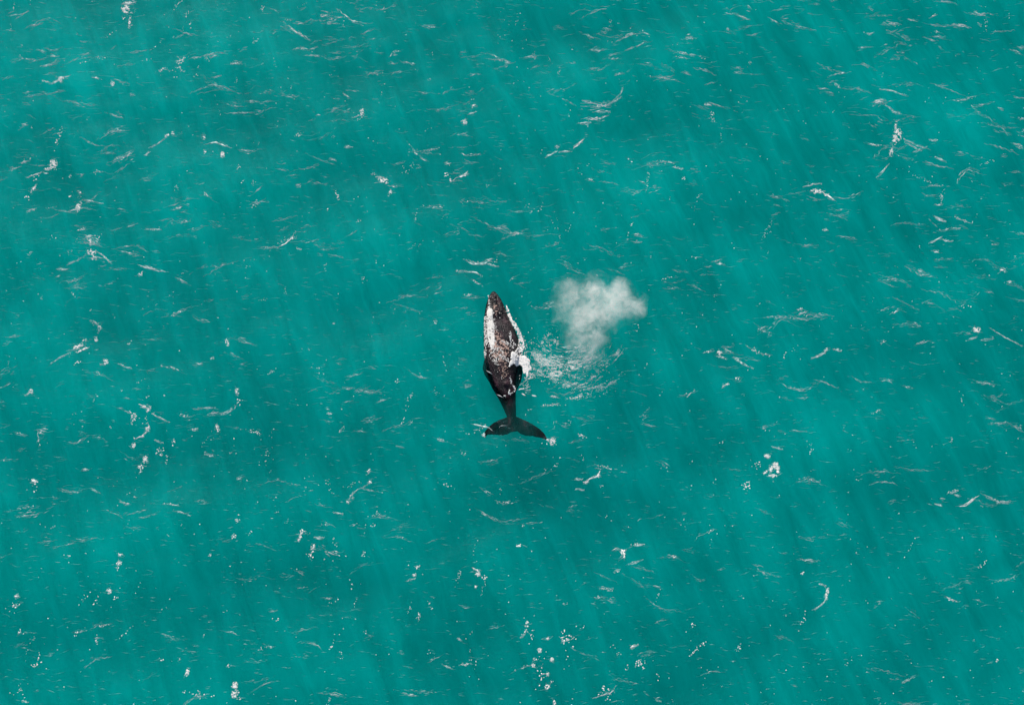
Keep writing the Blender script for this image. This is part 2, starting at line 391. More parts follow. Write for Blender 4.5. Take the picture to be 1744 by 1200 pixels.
# ---------------------------------------------------------------- foam
def foam_mat(name, col, alpha, rough=0.6, var=0.35, scale=6.0):
    m, t, o = new_mat(name)
    tc = N(t, 'ShaderNodeTexCoord'); n = N(t, 'ShaderNodeTexNoise'); n.inputs['Scale'].default_value = scale; n.inputs['Detail'].default_value = 4
    t.links.new(tc.outputs['Object'], n.inputs['Vector'])
    mr = N(t, 'ShaderNodeMapRange'); mr.inputs['From Min'].default_value = 0.3; mr.inputs['From Max'].default_value = 0.7
    mr.inputs['To Min'].default_value = max(0, alpha-var); mr.inputs['To Max'].default_value = min(1, alpha+var)
    t.links.new(n.outputs['Fac'], mr.inputs['Value'])
    d = N(t, 'ShaderNodeBsdfPrincipled'); d.inputs['Base Color'].default_value = (*col, 1); d.inputs['Roughness'].default_value = rough
    tr = N(t, 'ShaderNodeBsdfTransparent'); mx = N(t, 'ShaderNodeMixShader')
    t.links.new(mr.outputs[0], mx.inputs[0]); t.links.new(tr.outputs[0], mx.inputs[1]); t.links.new(d.outputs[0], mx.inputs[2])
    t.links.new(mx.outputs[0], o.inputs['Surface']); return m
FOAM = foam_mat('white_foam', (0.74, 0.71, 0.66), 0.92, var=0.1)
THIN = foam_mat('thin_foam', (0.60, 0.68, 0.63), 0.56, var=0.35, scale=3.0)
FAINT = foam_mat('froth_and_glints', (0.36, 0.58, 0.53), 0.32, var=0.22, scale=2.0)  # froth tint, also the colour of painted ripple glints
WASH = foam_mat('foam_wash_on_back', (0.60, 0.58, 0.53), 0.95, var=0.08, scale=14.0)
PINK = foam_mat('pale_crust_glint', (0.42, 0.27, 0.21), 0.95, var=0.1, scale=14.0)

class Foam:
    """collects flecks (small raised lumps) and strokes (low ridges) into ONE mesh"""
    def __init__(s): s.v = []; s.f = []; s.n = 0; s.mi = []
    def flecks(s, px, py, r, mi=0, zf=None, el=1.3, lift=0.02, k=6):
        px = np.atleast_1d(px).astype(float); py = np.atleast_1d(py).astype(float); n = len(px)
        if n == 0: return
        r = np.broadcast_to(r, (n,))
        x, y = at_np(px, py)
        z = hgt(x, y)
        if zf is not None: z = np.asarray(zf, float); x, y = at_np(px, py, z)
        ang = rng.random(n)*np.pi; e = 1+(el-1)*rng.random(n)*2
        base = z + lift + rng.random(n)*0.03
        V = np.zeros((n, k+1, 3)); V[:, 0, 0] = x; V[:, 0, 1] = y; V[:, 0, 2] = base + np.minimum(0.5*r, 0.06)
        for i in range(k):
            a = 2*np.pi*i/k + rng.random(n)*0.7; rr = r*(0.6+0.8*rng.random(n))
            u = np.cos(a)*rr*e; w_ = np.sin(a)*rr/e
            V[:, i+1, 0] = x + u*np.cos(ang)-w_*np.sin(ang); V[:, i+1, 1] = y + u*np.sin(ang)+w_*np.cos(ang); V[:, i+1, 2] = base-0.01
        o = s.n + np.arange(n)*(k+1)
        F = np.stack([np.stack([o, o+1+i, o+1+(i+1) % k], -1) for i in range(k)], 1).reshape(-1, 3)
        s.v.append(V.reshape(-1, 3)); s.f.append(F); s.n += n*(k+1); s.mi.append(np.full(len(F), mi))
    def stroke(s, pts, wpx, mi=0, jit=0.6, lift=0.025, rag=0.6):
        P = np.array(pts, float)
        if len(P) == 2: P = np.array([P[0], (P[0]+P[1])/2 + np.array([0, rng.normal(0, 0.07)*np.hypot(*(P[1]-P[0]))]), P[1]])
        L = np.hypot(*np.diff(P, axis=0).T).sum(); m = max(5, int(L/1.6))
        tt = np.linspace(0, 1, m); T = np.linspace(0, 1, len(P))
        if len(P) > 2:                              # rounded path
            ex = lambda c: np.interp(tt, T, c)
            X = ex(P[:, 0]); Y = ex(P[:, 1])
            for _ in range(3): X[1:-1] = (X[:-2]+2*X[1:-1]+X[2:])/4; Y[1:-1] = (Y[:-2]+2*Y[1:-1]+Y[2:])/4
        s0 = rng.random()*99
        X = X + (vnoise(tt*L/5+s0, tt*0, 1)-0.5)*jit*2; Y = Y + (vnoise(tt*L/5+s0, tt*0+7, 2)-0.5)*jit*2
        dx = np.gradient(X); dy = np.gradient(Y); q = np.hypot(dx, dy)+1e-6; nx, ny = -dy/q, dx/q
        w_ = wpx*np.sin(np.pi*np.clip(tt, 0.02, 0.98))**0.7*(1-rag+rag*2*vnoise(tt*L/3+s0, tt*0, 3))*0.5
        rows = []
        for sd, up in ((-1, -0.004), (0, 0.03), (1, -0.004)):
            x, y = at_np(X+nx*w_*sd, Y+ny*w_*sd); z = hgt(x, y)+lift+up; rows.append(np.stack([x, y, z], -1))
        V = np.stack(rows, 1).reshape(-1, 3); o = s.n; F = []
        for i in range(m-1):
            for j in (0, 1):
                a = o+3*i+j; F += [(a, a+1, a+4), (a, a+4, a+3)]
        s.v.append(V); s.f.append(np.array(F)); s.n += len(V); s.mi.append(np.full(len(F), mi))
    def blob(s, cx, cyy, rx, ry, ang=0, dens=1.0, rad=0.06, mi=0, seed=None):
        """ragged patch of flecks, rx by ry pixels, turned by ang degrees (picture sense)"""
        n = int(rx*ry*24*dens)+8; sd = int(rng.integers(1e6)) if seed is None else seed
        a = rng.random(n)*2*np.pi; rr = rng.random(n)**0.6*1.1; u, w_ = rr*np.cos(a), rr*np.sin(a)
        X, Y = u*rx, w_*ry
        lace = 1-np.abs(2*fbm(X/3.4+50, Y/2.2+50, sd, 2)-1)*2.2          # filaments
        keep = (lace > 0.52+0.42*rr**1.5-0.16*(dens-1)) & (fbm(X/1.3+9, Y/1.3, sd+5, 2) > 0.36)
        u, w_, rr = u[keep], w_[keep], rr[keep]
        c, q = math.cos(R(ang)), math.sin(R(ang))
        px, py = cx+u*rx*c+w_*ry*q, cyy-u*rx*q+w_*ry*c
        core = rng.random(len(u)) > rr*0.75
        s.flecks(px[core], py[core], rad*(0.3+0.7*rng.random(core.sum())), mi, el=1.6, k=5)
        s.flecks(px[~core], py[~core], rad*(0.3+0.6*rng.random((~core).sum())), 1, el=1.9, k=5)
        k = int(6+rx*ry*0.25*dens); a = rng.random(k)*6.283; rr = 0.9+0.9*rng.random(k)**2
        u, w_ = rr*np.cos(a), rr*np.sin(a)
        s.flecks(cx+u*rx*c+w_*ry*q, cyy-u*rx*q+w_*ry*c, rad*(0.25+0.35*rng.random(k)), 1, el=1.8, k=4)
        for _ in range(int(1+rx*0.35)):                                 # loose hair-fine edges
            x0, y0 = cx+rng.normal(0, rx*0.8), cyy+rng.normal(0, ry*0.7); L = 2+rng.gamma(2, 2)*rx/7
            s.stroke([(x0-L/2, y0+rng.normal(0, 1)), (x0+L/2, y0+rng.normal(0, 1))], 0.8, 1, jit=0.5)
    def dots(s, cx, cyy, r, n, mi=0, rad=0.036, ry=None):
        s.flecks(cx+rng.normal(0, r*0.5, n), cyy+rng.normal(0, (ry or r)*0.5, n), rad*(0.5+rng.random(n)), mi)
    def build(s, name, mats):
        v = np.concatenate(s.v); f = np.concatenate(s.f); c = np.array([*v[:, :2].mean(0), 0.0])
        o = np_mesh(name, v-c, f, mats[0]); o.location = c
        for m in mats[1:]: o.data.materials.append(m)
        o.data.polygons.foreach_set('material_index', np.concatenate(s.mi).astype(np.int32)); return o
MT = [FOAM, THIN, FAINT]

# each whitecap: label, pieces  b = patch (x, y, rx, ry, angle, density), s = stroke (points, width, material), d = dots (x, y, spread, count)
CAPS = [
 ('bright whitecap with a dripping tail at the top edge, left of centre', [('b', 214, 14, 7, 8, 0, 1.6), ('b', 218, 4, 11, 4, 0, .5), ('b', 221, 35, 3, 9, -10, 1.0), ('d', 219, 46, 3, 4), ('s', [(205, 6), (232, 3)], 3, 1)]),
 ('chunky whitecap trailing dots to its lower left, near the left edge below the top corner', [('b', 91, 278, 7, 7, 30, 1.5), ('b', 83, 286, 7, 3, 20, .9), ('s', [(44, 303), (56, 298), (73, 292)], 2, 1), ('d', 60, 300, 8, 9)]),
 ('thin slanting chain of foam beads, below the chunky whitecap at upper left', [('b', 57, 320, 8, 2.2, 55, 1.1), ('d', 45, 335, 5, 8), ('b', 50, 323, 2, 2, 0, 1)]),
 ('short upright lump of foam under a long thin arc, upper left', [('b', 134, 353, 4, 9, -18, 1.4), ('s', [(140, 340), (158, 343), (177, 348)], 2.4, 1), ('b', 136, 327, 6, 2, -20, .6)]),
 ('ragged star-shaped whitecap with thin arms reaching left and right, left side', [('b', 157, 430, 8, 5, 0, 1.3), ('b', 154, 413, 3, 6, 0, .8), ('d', 160, 440, 7, 10), ('s', [(113, 450), (130, 445), (150, 433)], 2.2, 1), ('s', [(163, 428), (176, 435), (189, 448)], 1.8, 1), ('s', [(95, 459), (116, 458)], 2, 1), ('d', 168, 405, 5, 6)]),
 ('long slanting streaked whitecap with a hooked top, on the left side', [('b', 133, 590, 11, 4, 28, 1.1), ('b', 140, 596, 14, 1.6, 25, 1.4), ('b', 144, 579, 5, 2, 25, .8), ('s', [(86, 620), (100, 610), (118, 601)], 2.4, 1), ('b', 163, 577, 3, 4, 0, .9), ('b', 169, 554, 4, 3, -45, 1), ('s', [(152, 545), (164, 548), (172, 556), (166, 568)], 2, 1), ('d', 132, 618, 5, 8)]),
 ('hook-shaped whitecap with a thin tail to the lower right, left of the whale', [('b', 254, 698, 6, 2.4, 60, 1.3), ('s', [(237, 689), (247, 694), (256, 697)], 3.2, 0), ('s', [(258, 704), (272, 712), (290, 720)], 2, 1), ('d', 229, 710, 7, 22)]),
 ('crooked foam streak ending in two lumps, below the hook-shaped whitecap', [('b', 252, 729, 4, 6, -20, 1.2), ('s', [(253, 732), (242, 742), (228, 748)], 2.6, 0), ('b', 227, 757, 3, 5, 0, 1.2), ('d', 228, 745, 3, 4)]),
 ('upright clump of foam dots under the crooked foam streak', [('b', 246, 779, 4, 7, -10, 1.2), ('b', 236, 793, 4, 3, 0, .7), ('d', 270, 765, 10, 14), ('s', [(262, 748), (276, 753)], 1.6, 1), ('b', 272, 772, 3, 3, 30, .9), ('d', 240, 790, 8, 12)]),
 ('loose cluster of foam dots close to the left edge, lower than the middle', [('b', 57, 818, 6, 4, 0, 1), ('d', 60, 824, 5, 7), ('d', 58, 836, 3, 3)]),
 ('small bright dab of foam near the left edge, under the long streaked whitecap', [('b', 53, 667, 3, 4, 10, 1.4), ('s', [(43, 674), (53, 668)], 1.6, 1)]),
 ('compact blocky whitecap with small tail below it, left of top centre', [('b', 653, 307, 9, 5, -25, 1.7), ('b', 636, 296, 3, 1.6, 0, .8), ('b', 665, 328, 3, 4, 0, .6), ('s', [(640, 300), (655, 302)], 2, 1)]),
 ('check-mark shaped foam stroke above the whale', [('s', [(768, 309), (778, 302), (792, 298), (797, 291)], 3.2, 0), ('b', 767, 305, 2.6, 5, 0, .8), ('d', 760, 297, 4, 8)]),
 ('small speckled whitecap above the check-mark shaped foam stroke', [('b', 791, 209, 5, 5, 20, 1.1), ('b', 806, 182, 6, 3, 40, .6), ('s', [(796, 197), (812, 192)], 1.6, 1)]),
 ('broad tangle of fine foam streaks, top centre right', [('s', [(1004, 175), (1030, 181), (1050, 172), (1060, 165)], 3, 1), ('s', [(1010, 191), (1040, 190)], 3, 1), ('s', [(1000, 203), (1022, 201), (1038, 195)], 3, 1), ('s', [(983, 209), (1008, 208)], 2.6, 1), ('s', [(990, 172), (1012, 176)], 2, 1), ('s', [(1038, 177), (1058, 162), (1061, 150)], 1.8, 1), ('b', 1025, 180, 20, 4, 10, .35), ('b', 1012, 201, 14, 3, 10, .35)]),
 ('two short foam streaks rising to the right, just below the tangle of streaks', [('s', [(928, 270), (940, 262), (950, 256)], 3, 1), ('b', 949, 250, 5, 2.4, 50, .7), ('s', [(952, 259), (974, 258)], 2, 1), ('s', [(976, 252), (987, 244), (996, 234)], 3, 0), ]),
 ('large triangular whitecap with a grainy tail, upper right', [('b', 1529, 229, 7, 11, 0, 1.6), ('b', 1526, 213, 2.4, 8, -5, .9), ('b', 1524, 240, 4, 9, -12, 1.4), ('b', 1518, 259, 3.2, 8, -8, 1.3), ('s', [(1514, 278), (1506, 292), (1492, 303)], 2.4, 1), ('s', [(1538, 236), (1556, 246), (1586, 256)], 2.0, 1), ('s', [(1542, 243), (1560, 254), (1570, 257)], 1.5, 1), ('s', [(1592, 267), (1612, 276)], 2.4, 1)]),
 ('arched foam lines over a small speckled patch, just above the triangular whitecap', [('b', 1497, 174, 8, 4, 0, .9), ('s', [(1497, 153), (1520, 155), (1548, 166)], 2.4, 1), ('s', [(1508, 180), (1524, 192), (1537, 194)], 2.6, 1), ('s', [(1483, 176), (1510, 172)], 2, 1)]),
 ('comma-shaped whitecap tapering down to the right, right side', [('b', 1391, 326, 9, 4, 0, 1.6), ('s', [(1396, 325), (1408, 332), (1424, 343)], 3, 0), ('s', [(1368, 318), (1386, 314), (1400, 313)], 2.6, 1)]),
 ('small white whitecap with a faint arm to the right, near the right edge', [('b', 1663, 562, 6, 5, 0, 1.4), ('s', [(1646, 581), (1664, 574)], 3, 1), ('s', [(1684, 559), (1712, 574), (1742, 590)], 2, 1), ('s', [(1670, 580), (1694, 576)], 1.6, 1)]),
 ('bright ring-shaped whitecap with a dark hole, lower right', [('b', 1321, 792, 5, 6, 0, 1.9), ('b', 1325, 800, 3, 7, 0, 1.8), ('b', 1313, 797, 3, 6, 0, 1.6), ('b', 1317, 810, 7, 2.6, 0, 1.6), ('b', 1305, 803, 5, 2.2, 25, 1.2), ('b', 1307, 776, 5, 3.4, 0, 1.2), ('d', 1290, 788, 10, 10), ('d', 1273, 826, 8, 22), ('s', [(1315, 760), (1334, 766)], 2, 1)]),
 ('zigzag foam stroke on the right below the tail flukes', [('s', [(993, 823), (1004, 816), (1018, 811), (1022, 801)], 3.4, 0), ('b', 998, 821, 5, 3, 20, 1), ('s', [(979, 832), (995, 834)], 3, 1), ('s', [(978, 815), (992, 816)], 2, 1)]),
 ('pair of curved foam lines over the whale just above its nose', [('s', [(790, 440), (806, 450), (826, 449), (838, 441)], 4, 1), ('s', [(792, 462), (810, 464), (822, 471)], 3.4, 1), ('s', [(775, 461), (795, 462)], 1.8, 1), ('b', 832, 443, 6, 2.6, 15, .6), ('s', [(830, 450), (850, 455)], 1.8, 1)]),
 ('beaded diagonal foam line at lower left of the whale', [('b', 628, 802, 6, 2.4, 55, 1), ('b', 630, 820, 3, 3, 0, 1.3), ('s', [(628, 824), (610, 833), (598, 842), (592, 856)], 1.8, 1), ('b', 597, 846, 4, 2, 50, 1), ('b', 593, 855, 3, 2.4, 0, 1.2), ('s', [(566, 872), (585, 876)], 2, 1)]),
 ('scattered clump of foam beads, bottom left of centre', [('b', 510, 917, 6, 2.6, 60, 1.2), ('b', 533, 932, 6, 3.4, 60, .9), ('d', 530, 945, 8, 16), ('s', [(535, 915), (552, 916)], 2.4, 1), ('d', 515, 905, 5, 8)]),
 ('two small bright dabs of foam one above the other, below the beaded line', [('b', 712, 967, 3.6, 3, 0, 1.2), ('b', 706, 979, 2.6, 3, 0, 1.5), ('s', [(694, 988), (708, 986)], 1.6, 1)]),
 ('small whitecap shaped like a bent leaf, bottom centre', [('b', 814, 978, 4, 3.4, 0, 1.3), ('s', [(804, 966), (812, 972)], 2.4, 0), ('d', 825, 985, 6, 12), ('b', 810, 999, 1.6, 3, 0, .9)]),
 ('curved foam crescent opening left with a stroke under it, lower right of centre', [('s', [(1040, 938), (1052, 932), (1062, 938), (1063, 948), (1052, 957)], 2.6, 0), ('b', 1063, 945, 2, 6, 0, 1), ('b', 1051, 973, 7, 2.2, 25, .9), ('s', [(1066, 963), (1094, 954)], 1.8, 1)]),
 ('slim upright foam crescent in the lower right part of the sea', [('b', 1408, 1011, 2.6, 10, -14, 1.4), ('s', [(1409, 1006), (1408, 1020), (1394, 1035), (1382, 1038)], 2, 1), ('s', [(1396, 994), (1406, 997)], 1.6, 1)]),
 ('rising foam stroke above a faint second one, near the right edge low down', [('s', [(1628, 861), (1644, 861), (1657, 850), (1668, 843)], 2.8, 0), ('s', [(1695, 856), (1722, 854)], 2.2, 1)]),
 ('upright foam crescent with a scatter of dots below, bottom centre right', [('b', 897, 1066, 2.6, 8, -14, 1.4), ('s', [(898, 1075), (886, 1088)], 1.4, 1), ('d', 905, 1080, 12, 14)]),
 ('vertical chain of foam lumps at the bottom centre', [('b', 919, 1107, 3.6, 4, 0, 1.2), ('b', 912, 1122, 4, 2.4, 30, .9), ('b', 908, 1133, 2.6, 3, 0, 1.1), ('b', 940, 1123, 3, 4, 0, .8), ('b', 933, 1147, 2, 5, 0, 1.1), ('b', 932, 1169, 4, 5, -30, 1.2), ('d', 925, 1150, 8, 16, 30), ('b', 944, 1196, 2.4, 5, 0, 1)]),
 ('speckled foam shreds right of the vertical chain of lumps', [('b', 934, 1087, 6, 2, 25, .7), ('b', 963, 1090, 7, 3, 20, .7), ('d', 965, 1086, 14, 26), ('b', 1077, 1101, 5, 2.4, 50, .9), ('s', [(1074, 1104), (1088, 1096)], 1.6, 1), ('d', 1090, 1130, 10, 26)]),
 ('thin rising foam stroke with a knotted end, bottom right of centre', [('s', [(1008, 1189), (1026, 1183), (1040, 1180), (1051, 1165)], 2.2, 0), ('d', 1030, 1178, 12, 18)]),
 ('tall bright foam blotch at the bottom edge, left part', [('b', 400, 1167, 4, 6, 0, 1.6), ('b', 399, 1182, 5, 6, 0, 1.3), ('d', 402, 1175, 8, 14, 14)]),
 ('small bright leaning oblong of foam at the bottom left', [('b', 319, 1144, 2.6, 7, -20, 1.7), ('b', 304, 1122, 3, 2, 0, .8)]),
 ('tiny heart-shaped foam dab in the lower left', [('b', 186, 1006, 4, 4.4, 20, 1.4), ('d', 196, 1017, 4, 5)]),
 ('two stacked dabs of foam, lower left', [('b', 205, 946, 5, 2.6, 0, 1.4), ('b', 204, 959, 4, 4, 0, 1.0)]),
 ('small twin marks of foam close to the lower left edge', [('b', 29, 1016, 4, 2.4, 30, 1), ('b', 31, 1030, 5, 2.6, 40, 1), ('d', 20, 1035, 9, 8)]),
 ('foam dab beside fine parallel streaks, left of the whale at nose height', [('b', 240, 466, 5, 3, 45, 1.2), ('s', [(234, 451), (252, 457), (272, 461), (288, 464)], 3.4, 1), ('s', [(246, 453), (266, 459)], 2, 1), ('s', [(298, 472), (320, 482)], 1.6, 1)]),
 ('small upright speck of foam near the top, between centre and left', [('b', 617, 193, 4.6, 7, 0, 1.2), ('s', [(600, 204), (612, 198)], 1.6, 1)]),
 ('small upright dab of foam left of the whale at mid body height', [('b', 388, 584, 3.4, 6, 0, 1.3), ('b', 362, 610, 4, 2, 30, .8)]),
 ('foam ridge with a pale crest and long thin arm, upper left corner', [('b', 105, 136, 4, 6, -20, 1.2), ('s', [(84, 144), (96, 142), (106, 134), (122, 130)], 3.2, 1), ('s', [(72, 138), (88, 143)], 1.8, 1), ('b', 192, 144, 4, 5, 0, .9)]),
 ('grey speckled foam plume slanting up right, near the top left', [('b', 310, 104, 10, 4, 30, .8), ('b', 276, 120, 7, 2.4, 25, 1.1), ('s', [(322, 102), (345, 99), (371, 92)], 2, 1), ('d', 300, 120, 12, 14)]),
 ('beaded foam line slanting up to the right, upper left quarter', [('b', 283, 231, 6, 2.4, 30, 1.1), ('b', 294, 226, 2.6, 4, 0, 1.1), ('s', [(255, 252), (268, 245), (282, 235)], 2, 1), ('s', [(247, 266), (256, 259)], 2.2, 1)]),
 ('wavy foam bar with beads at its left end, upper left quarter', [('s', [(348, 245), (366, 241), (380, 247), (394, 252)], 3.4, 1), ('b', 346, 232, 4, 6, 0, .6), ('b', 349, 258, 2, 4, -20, 1), ('b', 379, 264, 3.4, 5, 0, 1.4), ('s', [(405, 254), (436, 257)], 1.8, 1)]),
 ('short arched foam stroke with a bright dab, left of the whale', [('s', [(472, 421), (486, 414), (498, 406), (500, 398)], 2.6, 0), ('s', [(505, 423), (514, 425)], 2, 1)]),
 ('small bright dab of foam with a short tail, left of the whale', [('b', 181, 617, 4, 5, 30, 1.5), ('s', [(170, 622), (180, 620)], 1.8, 1), ('s', [(202, 620), (214, 625), (225, 628)], 2, 1)]),
 ('curling chain of foam dots ending in a dab, left of the flukes', [('b', 404, 667, 4, 5, 0, 1.1), ('s', [(352, 707), (385, 704), (400, 696), (402, 688)], 2, 1), ('d', 407, 685, 5, 8, 16), ('b', 370, 728, 3, 8, 18, .8), ('s', [(338, 695), (368, 694)], 2.4, 1), ('s', [(356, 704), (372, 701)], 3, 1), ('b', 330, 730, 7, 2.4, 25, 1)]),
 ('thin foam hook with a bead on top, beside open water right of the mist', [('s', [(1380, 611), (1398, 604), (1408, 597)], 2.6, 1), ('b', 1407, 595, 5, 2.4, 30, 1), ('b', 1393, 606, 3.4, 2, 20, 1.2), ('s', [(1418, 593), (1434, 597)], 1.8, 1)]),
 ('small tan foam blob with two trailing wisps, right of the spray patch', [('b', 1226, 600, 4, 4, 0, 1.4), ('s', [(1246, 608), (1262, 617), (1284, 628)], 2.4, 1), ('s', [(1232, 592), (1248, 600)], 1.6, 1), ('s', [(1228, 662), (1238, 655)], 1.6, 0), ('b', 1254, 647, 5, 2.4, 20, .7)]),
 ('low foam patch with branching lines at far right, above mid height', [('s', [(1582, 413), (1596, 408), (1606, 402)], 3.4, 1), ('s', [(1590, 368), (1612, 377)], 3, 1), ('s', [(1596, 392), (1620, 388), (1636, 389)], 2.4, 1), ('s', [(1604, 407), (1622, 411)], 2.4, 1)]),
 ('pair of small foam dabs at far right, above mid height', [('b', 1707, 461, 5, 4, 0, 1.1), ('b', 1718, 481, 5, 2.4, 20, .9), ('d', 1686, 470, 3, 4)]),
]
def do(fm, it):
    if it[0] == 'b': fm.blob(*it[1:7], rad=0.044)
    elif it[0] == 's':
        P = np.array(it[1], float)
        fm.stroke(P, it[2]*0.45, it[3], jit=0.9, rag=0.9)
        for _ in range(int(2+it[2])):
            Q = P + rng.normal(0, 0.35*it[2], 2); 
            if len(Q) > 2 and rng.random() < 0.6: Q = Q[:-1] if rng.random() < 0.5 else Q[1:]
            c = Q.mean(0); Q = c+(Q-c)*(0.45+0.5*rng.random()); fm.stroke(Q, 0.5+0.25*it[2]*rng.random(), 1 if rng.random() < 0.6 else 2, jit=0.8, rag=0.9)
        if it[3] == 0: fm.blob(it[1][len(it[1])//2][0], it[1][len(it[1])//2][1], 5, 1.8, 20, .6)
        else:                                     # froth grains along the streak
            P = np.array(it[1], float); q = rng.random(14)*(len(P)-1); i = np.minimum(q.astype(int), len(P)-2); f = (q-i)[:, None]
            Z = P[i]*(1-f)+P[i+1]*f; fm.flecks(Z[:, 0]+rng.normal(0, 1.1, 14), Z[:, 1]+rng.normal(0, .7, 14), 0.035, 1, el=2.0)
    else: fm.dots(it[1], it[2], it[3], it[4], ry=it[5] if len(it) > 5 else None)
def box(it):
    if it[0] == 's':
        P = np.array(it[1], float); return [*P.min(0), *P.max(0)]
    r = max(it[3:5]) if it[0] == 'b' else it[3]*0.6
    return [it[1]-r, it[2]-r, it[1]+r, it[2]+r]
STRAY = []
for lab, items in CAPS:
    fm = Foam(); kept = [items[0]]; rest = list(items[1:]); grew = True
    while grew:
        grew = False
        for it in list(rest):
            b = box(it)
            if any(b[0] < q[2]+7 and b[2] > q[0]-7 and b[1] < q[3]+7 and b[3] > q[1]-7 for q in map(box, kept)):
                kept.append(it); rest.remove(it); grew = True
    STRAY += rest
    for it in kept: do(fm, it)
    tag(fm.build('whitecap', MT), lab, 'whitecap', 'whitecaps scattered over the teal sea')

# uncountable flecks and froth; water glints are painted in as pale strokes
def sea_froth_glints():
    fm = Foam(); W, H = 1744, 1200
    def ok(x, y): return not (815 < x < 900 and 490 < y < 705) and not (940 < x < 1090 and 480 < y < 600)
    nc = 0
    while nc < 1050:                                 # each train: broken strands along one small wave crest
        x, y = rng.random()*(W+160)-80, rng.random()*(H+160)-80
        topw = 1.0-0.62*min(1, max(0, y/950))
        if rng.random() > topw: continue
        if fbm(np.array([x/95.0]), np.array([y/60.0]), 21, 2)[0] < 0.42+rng.random()*0.16: continue
        nc += 1
        side = -1 if rng.random() < 0.35+0.35*x/W else 1
        a0 = R(side*abs(rng.normal(11, 9))); curv = rng.normal(0, 0.012); L = 8+rng.gamma(1.7, 13)
        if rng.random() < 0.3: L *= 1.5
        L = min(L, 62)
        br0 = rng.random()**1.3; thick = 0.9+rng.gamma(1.5, 1.1)
        k = int(L/5.0*(0.7+1.1*rng.random()))+2
        if ok(x, y) and rng.random() < 0.7:
            q = L*(0.3+0.35*rng.random()); fm.stroke([(x-math.cos(a0-curv*q/2)*q, y+math.sin(a0-curv*q/2)*q), (x, y), (x+math.cos(a0+curv*q/2)*q, y-math.sin(a0+curv*q/2)*q)], 0.4+0.45*br0, 2 if rng.random() < 0.7 else 1, jit=1.6, rag=0.95)
        for _ in range(k):
            t_ = np.clip(rng.normal(0, 0.42), -1, 1)*L/2; a = a0+curv*t_
            cx_, cy_ = x+math.cos(a0+curv*t_/2)*t_, y-math.sin(a0+curv*t_/2)*t_+rng.normal(0, thick*0.6)
            if not ok(cx_, cy_): continue
            l = 2.5+rng.gamma(1.8, 2.7)*(0.6+0.6*br0); b = a+rng.normal(0, 0.16); dx, dy = math.cos(b)*l/2, -math.sin(b)*l/2
            cen = math.exp(-(2*t_/L)**2*2)
            fm.stroke([(cx_-dx, cy_-dy), (cx_, cy_+rng.normal(0, 0.04)*l), (cx_+dx, cy_+dy)], 0.30+(0.3+0.75*br0*cen)*rng.random(), 1 if rng.random() < 0.25+0.6*br0*cen else 2, jit=0.7, rag=0.85)
        if br0 > 0.72 and ok(x, y):                  # bright grains on the stronger crests
            q = int(5+rng.random()*14); t_ = rng.normal(0, L*0.16, q)
            fm.flecks(x+np.cos(a0)*t_+rng.normal(0, 1.2, q), y-np.sin(a0)*t_+rng.normal(0, 1.0, q), 0.018+0.028*rng.random(q), 0 if rng.random() < 0.6 else 1, el=1.8, k=4)
    for _ in range(7500):                           # the faintest hairlines: sky reflection on ripples drawn as pale strokes
        x, y = rng.random()*(W+120)-60, rng.random()*(H+120)-60
        if 815 < x < 900 and 490 < y < 705: continue
        L = rng.gamma(2, 3)+3; a = R(rng.normal(0, 10))
        fm.stroke([(x-math.cos(a)*L/2, y+math.sin(a)*L/2), (x+math.cos(a)*L/2, y-math.sin(a)*L/2)], 0.35+0.4*rng.random(), 2, jit=0.3)
    o = fm.build('froth_and_glints', MT); tag(o, 'fine pale lines of froth and painted glints on the small ripples all over the teal sea', 'froth', kind='stuff')
    fm = Foam(); X = []; Y = []; Q = []
    for it in STRAY: do(fm, it)
    m = 0
    while m < 420:                                  # clusters and chains of white specks painting in sun glitter, thicker to the left
        x, y = rng.random()*(W+60)-30, rng.random()*(H+60)-30
        if rng.random() > (0.95-0.72*min(1, max(0, x/1500))): continue
        if 815 < x < 900 and 490 < y < 705: continue
        k = int(rng.gamma(1.2, 4))+1; a = R(rng.normal(60, 30)); sp = rng.gamma(2, 3)
        t_ = rng.normal(0, 1, k)*sp
        X += list(x+np.cos(a)*t_+rng.normal(0, 1.6, k)); Y += list(y-np.sin(a)*t_+rng.normal(0, 1.6, k))
        Q += list(0.018+0.026*rng.random(k)*(rng.random()**1.5+.3)); m += 1
    k = 900; X += list(rng.random(k)*(W+60)-30); Y += list(rng.random(k)*(H+60)-30); Q += list(0.016+0.022*rng.random(k))
    fm.flecks(np.array(X), np.array(Y), np.array(Q), 0, el=1.2, k=5)
    o = fm.build('foam_glint_speck', MT); tag(o, 'tiny bright white specks of foam and painted sun glitter sprinkled over the sea, thickest toward the left', 'foam', kind='stuff')
sea_froth_glints()

